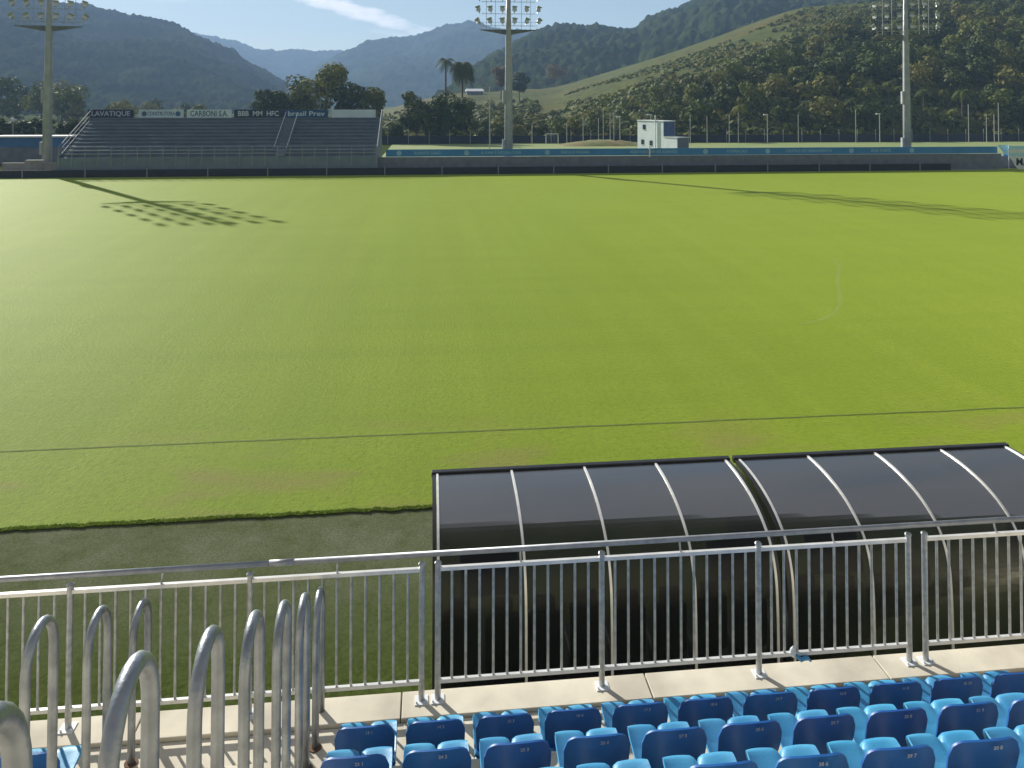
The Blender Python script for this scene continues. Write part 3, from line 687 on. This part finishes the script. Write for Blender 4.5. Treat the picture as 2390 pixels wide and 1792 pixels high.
# ------------------------------------------------------------------ hills
def lerp(tab,a):
    if a<=tab[0][0]: return tab[0][1]
    for (a0,e0),(a1,e1) in zip(tab,tab[1:]):
        if a<=a1:
            k=(a-a0)/(a1-a0); return e0+(e1-e0)*k
    return tab[-1][1]
def smoothlerp(tab,a,w=.5):
    return sum(lerp(tab,a+d*w) for d in (-1,-.5,0,.5,1))/5
TA=[(-14,-2.2),(-8,-1.7),(-5,-1.2),(-2.5,-.5),(0,.25),(2,.65),(4.6,.72),(6.2,.80),(9.04,.98),(12.48,1.98),(14.95,2.72),(17.4,3.47),(19.81,4.27),(21.58,4.84),(24.19,5.76),(26.17,6.37),(28.9,6.55),(31.53,6.6),(35.27,6.7),(39.42,6.9),(46,7.0)]
TB=[(0,-.5),(2.43,1.47),(3.53,2.48),(4.63,3.36),(6.2,4.06),(7.15,4.56),(8.09,4.94),(9.98,5.18),(12.17,5.40),(13.42,5.28),(15.27,5.3),(15.73,5.75),(17.71,6.39),(19.22,6.84),(20.12,7.24),(23.06,8.03),(27.29,8.42),(39.43,7.83),(46,7.4)]
TC=[(-13,-.5),(-9.17,1.41),(-7.41,2.49),(-5.31,3.29),(-3.18,3.99),(-1.32,4.33),(-.08,4.71),(1.17,5.04),(3.05,5.3),(5.89,5.25),(9.04,5.09),(12.48,4.6),(15.57,3.64),(19,1.5)]
TD=[(-30,3.2),(-20.18,3.84),(-17.4,4.3),(-16.33,4.48),(-14.89,4.35),(-13.25,4.01),(-12.08,3.57),(-10.64,3.29),(-9.48,3.47),(-8.01,3.34),(-6.52,3.58),(-5.31,3.26),(-3.17,2.69),(-.07,1.93),(6,0)]
TE=[(-44,6.2),(-36,6.6),(-32.5,6.52),(-29.48,6.33),(-27.32,6.03),(-25.98,5.96),(-23.57,5.49),(-21.94,5.19),(-19.68,4.81),(-17.56,4.27),(-15.21,3.2),(-13.48,2.5),(-12.06,1.8),(-10.33,.95),(-8.57,.04),(-7,-.6)]
def foot(az): return 153/math.cos(math.radians(az))+5
def hz_A(az,r,D=430):
    Fo=foot(az)
    H=EYE+D*math.tan(math.radians(smoothlerp(TA,az,.8)))
    s=(r-Fo)/(D-Fo)
    if s<=0: return -.3
    if s<=1: k=s*(1.55-.55*s)                # slightly convex
    else: k=1-((s-1)*.9)**2
    x=r*math.sin(math.radians(az)); y=r*math.cos(math.radians(az))
    b=2.2*noise.noise((x*.02,y*.02,1))*min(1,s*3)*(1-max(0,min(1,(s-.8)/.2))*.7)
    if az<10: b+=.9*noise.noise((x*.05,y*.05,4))*min(1,s*3)
    return H*k+b-.3*(1-min(1,s*8))
def hill(name,az0,az1,naz,rs,fn,mat,smooth=True):
    q=MB(); nr=len(rs)
    for i in range(naz+1):
        az=az0+(az1-az0)*i/naz; s_,c_=math.sin(math.radians(az)),math.cos(math.radians(az))
        for r in rs: q.v.append((r*s_,r*c_,fn(az,r)))
    for i in range(naz):
        for j in range(nr-1):
            a=i*nr+j; q.f.append((a,a+nr,a+nr+1,a+1)); q.m.append(0)
    o=q.build(name,mat,smooth=smooth); tag(o,kind='structure'); return o
def forest_fn(T,D,Fo,cell,amp,seed,rough_amp):
    def f(az,r):
        H=EYE+D*math.tan(math.radians(lerp(T,az)))-amp*.5
        s=(r-Fo)/(D-Fo)
        if s<=0: return -2
        k = math.sin(min(s,1)*PI/2)**1.15 if s<=1 else max(-.2,1-((s-1)*1.3)**2)
        x=r*math.sin(math.radians(az)); y=r*math.cos(math.radians(az))
        fo=min(1,s*2.5)*(1 if s<.85 else max(.12,1-(s-.85)*6))
        z=H*k+rough_amp*noise.fractal((x/(D*.12)+seed,y/(D*.12),seed),1.0,2.1,4)*fo
        p_=Vector((x/cell,y/cell,seed)); d=noise.voronoi(p_)[0][0]
        z+=amp*max(0,1-d*1.25)+amp*.35*noise.noise((x/cell*2.3,y/cell*2.3,2))
        return z
    return f
def fmat(name,a,b,sc,bump=1.0,dist=2.5,bs=.25):
    m=M(name,a,b,scale=sc,rough=1,spec=0,bump=bump,bscale=bs,detail=9)
    for n in m.node_tree.nodes:
        if n.type=='BUMP': n.inputs['Distance'].default_value=dist
    return m
fm=fmat('forest_slope',(.008,.017,.011),(.036,.050,.022),.03,.6)
import itertools
def rng(a,b,n,p=1.0): return [a+(b-a)*(i/n)**p for i in range(n+1)]
hill('hill_left',-42,-7.2,420,rng(560,1400,170)+rng(1410,1750,10),forest_fn(TE,1400,560,8,5.5,3.3,22),fm)
hill('hill_back_right',.3,46,460,rng(430,900,100)+rng(908,1200,10),forest_fn(TB,900,430,8,6.0,7.7,16),fmat('forest_slope_b',(.014,.026,.010),(.038,.050,.015),.05,.7))
hill('hill_centre',-13,19,300,rng(1250,2300,80)+rng(2320,2900,8),forest_fn(TC,2300,1250,14,7,11.1,40),fm)
hill('hill_far',-30,6,260,rng(2000,2950,50)+rng(2980,3300,6),forest_fn(TD,2950,2000,16,9,5.1,40),fm)
# grassy hill with a forested foot
def hillA_mat():
    m=bpy.data.materials.new('grass_hill'); m.use_nodes=True; t=m.node_tree; n=t.nodes; l=t.links
    p_=n['Principled BSDF']; p_.inputs['Roughness'].default_value=.9; p_.inputs['Specular IOR Level'].default_value=.15
    p_.inputs['Sheen Weight'].default_value=.0; p_.inputs['Sheen Tint'].default_value=(.9,.85,.4,1)
    g_=n.new('ShaderNodeNewGeometry')
    def no(sc,det,ro=.6,st=(1,1,1)):
        mp=n.new('ShaderNodeMapping'); mp.inputs['Scale'].default_value=st; l.new(g_.outputs['Position'],mp.inputs[0])
        z=n.new('ShaderNodeTexNoise'); z.inputs['Scale'].default_value=sc; z.inputs['Detail'].default_value=det; z.inputs['Roughness'].default_value=ro; l.new(mp.outputs[0],z.inputs['Vector']); return z.outputs[0]
    def mx(f,a,b,lo,hi):
        r=n.new('ShaderNodeMapRange'); r.inputs[1].default_value=lo; r.inputs[2].default_value=hi; l.new(f,r.inputs[0]); x=n.new('ShaderNodeMixRGB'); l.new(r.outputs[0],x.inputs[0])
        for i,c in ((1,a),(2,b)):
            if isinstance(c,tuple): x.inputs[i].default_value=(*c,1)
            else: l.new(c,x.inputs[i])
        return x.outputs[0]
    c=mx(no(.03,6),(.078,.096,.012),(.118,.086,.014),.47,.66)
    c=mx(no(.12,8,.65),c,(.046,.060,.010),.46,.64)
    c=mx(no(.5,6,.7,(1,1,3)),c,(.022,.034,.008),.52,.66)
    l.new(c,p_.inputs['Base Color'])
    b=n.new('ShaderNodeBump'); b.inputs['Strength'].default_value=.9; b.inputs['Distance'].default_value=1.0; l.new(no(.35,9,.7),b.inputs['Height']); l.new(b.outputs[0],p_.inputs['Normal'])
    return m
hill('hill_right_grassy',-14,46,380,rng(150,430,96)+rng(433,600,16),hz_A,hillA_mat())

# ------------------------------------------------------------------ trees
foliage=[M('foliage_mid',(.070,.105,.018),(.150,.180,.030),scale=.35,rough=.75,trans=.16,rnd=.35,spec=.25,local=True),
         M('foliage_dark',(.038,.062,.014),(.085,.110,.022),scale=.35,rough=.75,trans=.12,rnd=.25,spec=.25,local=True),
         M('foliage_olive',(.115,.120,.026),(.19,.19,.045),scale=.35,rough=.8,trans=.18,rnd=.3,spec=.2,local=True)]
bark=M('bark',(.14,.12,.10),(.08,.07,.055),scale=2,rough=.95,bump=.5,bscale=8)
brownf=M('foliage_bronze',(.13,.09,.04),(.17,.13,.06),scale=.35,rough=.8,trans=.3,rnd=.1,local=True)
def crown_mb(rs,H,Rad,n,leaf,lobes=9,base=.35,flat=1.0,q=None,mi=0):
    q=q or MB(); L_=[]
    for i in range(lobes):
        a=rs.uniform(0,2*PI); rr=Rad*rs.uniform(.0,.62); z=H*(base+(1-base)*rs.uniform(.18,.82)); k=1-.55*abs((z/H-base)/(1-base)-.45)
        L_.append((Vector((math.cos(a)*rr*k,math.sin(a)*rr*k,z)), Rad*rs.uniform(.30,.52)))
    L_.append((Vector((0,0,H*(base+(1-base)*.55))),Rad*.6))
    for i in range(n):
        c,r=rs.choice(L_); d=Vector((rs.gauss(0,1),rs.gauss(0,1),rs.gauss(0,1))).normalized()
        pos=c+Vector((d.x,d.y,d.z*.72*flat))*r*rs.uniform(.62,1.06)**.7
        if pos.z>H*1.02: pos.z=H*rs.uniform(.9,1.0)
        nrm=(d+Vector((rs.uniform(-.7,.7),rs.uniform(-.7,.7),rs.uniform(-.3,.9)))).normalized()
        t1=nrm.cross(Vector((rs.uniform(-1,1),rs.uniform(-1,1),rs.uniform(-1,1)))).normalized(); t2=nrm.cross(t1)
        s1=leaf*rs.uniform(.5,1.25); s2=s1*rs.uniform(.45,.9)
        q.add([pos-t1*s1,pos-t2*s2*.8+nrm*s1*.15,pos+t1*s1,pos+t2*s2],[(0,1,2,3)],mi)
    return q,L_
def trunk_mb(rs,H,base,L_,r0,q=None,mi=0):
    q=q or MB(); top=Vector((rs.uniform(-.3,.3),rs.uniform(-.3,.3),H*(base+.2)))
    q.tube([(0,0,-1.5),(0,0,0),top*.5+Vector((rs.uniform(-.15,.15),0,0)),top],[r0*1.25,r0,r0*.75,r0*.5],7,mi)
    for c,r in L_[:6]: q.tube([top*.85,(top+c)/2+Vector((0,0,-.2)),c],[r0*.42,r0*.28,r0*.1],5,mi)
    return q
def tree(X,Y,Z,H,Rad,n,leaf,mat,label,cat='tree',group=None,seed=0,base=.3,lobes=9,name='tree'):
    rs=random.Random(seed); root=empty(name,(X,Y,Z),rs.uniform(0,6),label,cat,group)
    cm,L_=crown_mb(rs,H,Rad,n,leaf,lobes,base); cm.build('crown',mat,root); trunk_mb(rs,H,base,L_,max(.12,H*.02)).build('trunk',bark,root); return root
# single-mesh prototypes for hillside trees
protos=[]
for i in range(9):
    rs=random.Random(50+i); mt=foliage[[0,1,2,0,1,0,2,1,0][i]]
    q,L_=crown_mb(rs,10,4.6+.5*(i%3),620,.55,8+i%4,.16); tq=trunk_mb(rs,10,.25,L_,.18)
    protos.append((q.mesh('crown',[mt]),tq.mesh('trunk',[bark])))
def place_tree(name,pr):
    root=bpy.data.objects.new(name,None); COL.objects.link(root)
    for nm,me in zip(('crown','trunk'),pr):
        c=bpy.data.objects.new(nm,me); COL.objects.link(c); c.parent=root
    return root
def palm_mesh(rs,H,n_f,fl,droop,crown,trunkm,tr_r=.16,leafw=.28):
    q=MB(); q.tube([(0,0,-1),(.05,0,H*.5),(0,0,H)],[tr_r*1.2,tr_r,tr_r*.8],8,1)
    for k in range(n_f):
        a=2*PI*k/n_f+rs.uniform(-.2,.2); up=rs.uniform(-.35,.85); prev=None; d=Vector((math.cos(a),math.sin(a),0)); s_=Vector((-math.sin(a),math.cos(a),0))
        m=9; P=[]
        for j in range(m+1):
            t_=j/m; P.append(Vector((0,0,H))+d*fl*t_*(1-.18*t_*droop)+Vector((0,0,up*fl*t_*.8-droop*fl*.75*t_*t_)))
        for j in range(m):
            w0=leafw*fl*.35*math.sin(PI*min(1,(j+.4)/m))+.03
            for sg in (-1,1):
                for h_ in (0,.5):
                    b0=P[j].lerp(P[j+1],h_); b1=P[j].lerp(P[j+1],h_+.36); tip=b1+s_*sg*w0*1.6+Vector((0,0,-w0*1.1))+d*w0*.4
                    q.add([b0,b1,tip],[(0,1,2)],0)
    return q.mesh('palm',[crown,trunkm])
palm_protos=[palm_mesh(random.Random(70+i),7.5,15,2.9,1.0,foliage[0],bark) for i in range(3)]
def cover(az):   # how far up the slope the forest reaches
    return lerp([(-2,.02),(8,.06),(12,.09),(16,.13),(20,.19),(24,.28),(28,.42),(31,.60),(34,.86),(46,1.0)],az)
rs=random.Random(11); cnt=0; spots=[]; tries=0
while cnt<285 and tries<20000:
    tries+=1
    az=rs.uniform(2,40.0); s=rs.random()**1.15*cover(az); r=foot(az)+4+s*(426-foot(az)); 
    if az<12 and rs.random()<.4: continue
    x,y=r*math.sin(math.radians(az)),r*math.cos(math.radians(az))
    mind=5.2+s*1.5
    if any((x-a)**2+(y-b)**2<mind**2 for a,b in spots): continue
    if math.hypot(x-36,y-131)<10: continue
    spots.append((x,y)); edgey=s/max(.05,cover(az))
    pl=(s<.10 and rs.random()<.45)
    sc=rs.uniform(.55,.98)*(1.0 if s<.3 else .85)*(.72 if az<12 else 1)*(1-.45*max(0,edgey-.6)/.4)
    me=rs.choice(palm_protos) if pl else rs.choice(protos)
    if pl: o=bpy.data.objects.new('palm_tree',me); COL.objects.link(o)
    else: o=place_tree('hillside_tree',me)
    o.location=(x,y,hz_A(az,r)-.6*sc); o.rotation_euler=(0,0,rs.uniform(0,6)); o.scale=(sc*rs.uniform(.9,1.15),)*2+(sc*rs.uniform(.85,1.12),)
    if pl: tag(o,'feathery palm at the foot of the forested slope, '+('left of the right mast' if az<32.5 else 'right of the right mast'),'palm','palms at the foot of the right-hand slope')
    else: 
        pi=protos.index(me); kd=['mid green','dark green','olive green','mid green','dark green','mid green','olive green','dark green','mid green'][pi]
        zn=('at foot of' if r<235 else 'halfway up' if r<330 else 'high on'); sd_='left of the right mast' if az<32.5 else 'beside the right edge'
        if az<16.5: sd_='above the blue house'
        tag(o,'%s bushy tree %s forested slope, %s'%(kd,zn,sd_),'tree','trees covering the right-hand slope')
    cnt+=1
# undergrowth between them (one mass)
ug=MB(); rs=random.Random(21); umats=[foliage[1],foliage[0],foliage[2]]
for i in range(5200):
    az=rs.uniform(-9,41); cv=cover(az) if az>8 else .25
    s=rs.random()*min(1,cv*1.15+.05) if rs.random()<.82 else rs.random()*min(1,cv*1.7+.1); r=foot(az)+s*(430-foot(az))
    if az<8 and rs.random()<.45: continue
    x,y=r*math.sin(math.radians(az)),r*math.cos(math.radians(az)); z=hz_A(az,r); R_=rs.uniform(.9,2.4)*(1.35 if s<.12 and az>9 else 1); mi=rs.choice((0,0,1,2))
    for k in range(18):
        d=Vector((rs.gauss(0,1),rs.gauss(0,1),abs(rs.gauss(0,1)))).normalized(); pos=Vector((x,y,z))+Vector((d.x,d.y,d.z*.8))*R_*rs.uniform(.7,1.05)
        t1=d.cross(Vector((rs.uniform(-1,1),rs.uniform(-1,1),rs.uniform(-1,1)))).normalized(); t2=d.cross(t1); l_=rs.uniform(.35,.8)
        ug.add([pos-t1*l_,pos-t2*l_*.7,pos+t1*l_,pos+t2*l_*.7],[(0,1,2,3)],mi)
for i in range(5200):
    az=rs.uniform(10,38); cv=cover(az); s=cv*.75+rs.random()**1.5*.42
    if s>.97: continue
    r=foot(az)+s*(430-foot(az)); x,y=r*math.sin(math.radians(az)),r*math.cos(math.radians(az))
    if noise.noise((x*.03,y*.03,8))<-.05-(.35-(s-cv))*.6: continue
    z=hz_A(az,r); R_=rs.uniform(.45,1.15); mi=rs.choice((0,1,1,2))
    for k in range(9):
        d=Vector((rs.gauss(0,1),rs.gauss(0,1),abs(rs.gauss(0,1)))).normalized(); pos=Vector((x,y,z))+Vector((d.x,d.y,d.z*.7))*R_*rs.uniform(.5,1.0)
        t1=d.cross(Vector((rs.uniform(-1,1),rs.uniform(-1,1),rs.uniform(-1,1)))).normalized(); t2=d.cross(t1); l_=rs.uniform(.3,.6)
        ug.add([pos-t1*l_,pos-t2*l_*.7,pos+t1*l_,pos+t2*l_*.7],[(0,1,2,3)],mi)
tag(ug.build('undergrowth',umats),'dense low scrub filling the slope between the trees','undergrowth',kind='stuff')

# big broadleaf trees behind the grandstand and by the middle mast
G1='broadleaf trees behind the metal grandstand'
tree(-33.5,172,0,12.2,5.6,2300,.42,foliage[1],'dark broadleaf tree behind the grandstand, leftmost of the clump',group=G1,seed=1)
tree(-28.5,176,0,14.0,5.6,2300,.42,foliage[0],'rounded tree with a knobbly top, second in the clump behind the grandstand',group=G1,seed=2)
tree(-22.3,174,0,17.2,6.4,3000,.42,foliage[0],'tallest tree of the clump behind the grandstand',group=G1,seed=3)
tree(-17.0,170,0,12.6,5.0,2200,.42,foliage[1],'dark tree right of the tallest in the clump behind the grandstand',group=G1,seed=4)
tree(-11.8,168,0,11.6,4.6,2000,.40,foliage[0],'rightmost tree of the clump, above the blank board',group=G1,seed=5)
G2='dark trees left of the middle mast'
tree(-2.3,157,-.5,12.0,4.6,2600,.36,foliage[1],'narrow dark tree on the left of the clump below the palms',group=G2,seed=6,base=.02,lobes=13)
tree(2.6,156,-.5,12.4,4.8,3000,.36,foliage[1],'dark tree in the middle of the clump below the palms',group=G2,seed=7,base=.02,lobes=14)
tree(6.4,159,-.5,10.4,4.0,2200,.36,foliage[1],'low dark tree on the right of the clump below the palms',group=G2,seed=8,base=.02,lobes=13)
G3='rounded shrubs on the green bank behind the training pitch'
rs=random.Random(77)
SH=[(-6.5,163,4.2,'left of the dark clump'),(-10.5,168,3.6,'far left, beside the grandstand'),(11.0,160,4.4,'just right of the dark clump'),(14.5,164,4.0,'left of the middle mast'),(18.5,161,5.2,'right of the middle mast'),(22.5,163,4.6,'second right of the middle mast'),(26.5,160,5.6,'behind the goal'),(31.0,162,4.8,'behind the left part of the earth mound'),(35.5,161,6.0,'behind the right part of the earth mound'),(12.8,178,3.4,'upper row, left of the tall thin pole'),(20.5,180,3.8,'upper row, right of the middle mast'),(28.8,178,4.2,'upper row, above the goal')]
for i,(X,Y,H,w_) in enumerate(SH):
    az=math.degrees(math.atan2(X,Y)); tree(X,Y,hz_A(az,math.hypot(X,Y))-.5,H,H*.55,700,.34,foliage[(0,2,1)[i%3]],'rounded shrub on the green bank, '+w_,'shrub',G3,seed=100+i,base=.0,name='shrub')
# palms
for (X,Y,H,nf,fl,dr,lab,sd_) in ((3.95,192,18.5,12,3.2,1.0,'slim palm with sparse fronds, left of the pair on the skyline',1),(8.0,192,17.6,46,4.3,1.45,'palm with a heavy drooping crown, right of the pair on the skyline',2)):
    rs=random.Random(sd_); m=palm_mesh(rs,H,nf,fl,dr,foliage[1],bark,.24,.62)
    o=bpy.data.objects.new('palm_tree',m); COL.objects.link(o); o.location=(X,Y,0); tag(o,lab,'palm','pair of palms on the skyline')
tree(66.0,408,hz_A(9.2,413)-.5,12.5,9.0,1500,.45,brownf,'wide bronze tree standing alone on the low ridge right of the middle mast',seed=31,base=.42,lobes=12)
tree(27.5,300,10.5,12,5.0,1200,.5,brownf,'bronze-green tree just behind the middle mast',seed=32,base=.25)
tree(33.5,290,9,11,4.6,1200,.5,foliage[1],'dark tree to the right of the middle mast on the slope',seed=33,base=.2)
# hedge of columnar conifers at the left
hg=MB(); rs=random.Random(5)
q,_=crown_mb(rs,6.3,1.55,520,.30,7,.02,1.3); trunk_mb(rs,6.3,.1,[],.12,q,1); hm=q.mesh('conifer',[foliage[1],bark])
for i in range(14):
    o=bpy.data.objects.new('hedge_tree',hm); COL.objects.link(o); o.location=(-75+i*1.75,141+rs.uniform(-.5,.5),0); sc=rs.uniform(.9,1.05); o.scale=(1.45,1.3,sc); o.rotation_euler=(0,0,rs.uniform(0,6))
    tag(o,'dark upright conifer in the far left hedge, %s from its left end'%OR[i],'conifer','conifers of the hedge at the far left')
# valley trees far left
rs=random.Random(9)
for i in range(34):
    Y=rs.uniform(240,400); a=rs.uniform(-.56,-.24) if i<26 else rs.uniform(-.24,-.10); me=rs.choice(protos)
    o=place_tree('valley_tree',me); hgt=(8.2+Y*(.030 if a<-.43 else .002))/10*rs.uniform(.75,1.08); o.location=(a*Y,Y,-.3); o.scale=(hgt*rs.uniform(.85,1.2),)*2+(hgt,); o.rotation_euler=(0,0,rs.uniform(0,6))
    tag(o,'hazy green tree on the valley floor below the left-hand mountain','tree','trees on the valley floor at the left')

# ------------------------------------------------------------------ haze
hb=MB(); hb.box(-3400,3400,-60,3420,-1.2,330)
hm_=bpy.data.materials.new('air'); hm_.use_nodes=True; t=hm_.node_tree; t.nodes.clear(); o_=t.nodes.new('ShaderNodeOutputMaterial'); pv=t.nodes.new('ShaderNodeVolumePrincipled')
pv.inputs['Color'].default_value=(.42,.64,1,1); pv.inputs['Density'].default_value=.00029; pv.inputs['Anisotropy'].default_value=.1
t.links.new(pv.outputs[0],o_.inputs['Volume'])
tag(hb.build('haze',hm_),'thin blue air between the pitch and the mountains','haze',kind='stuff')
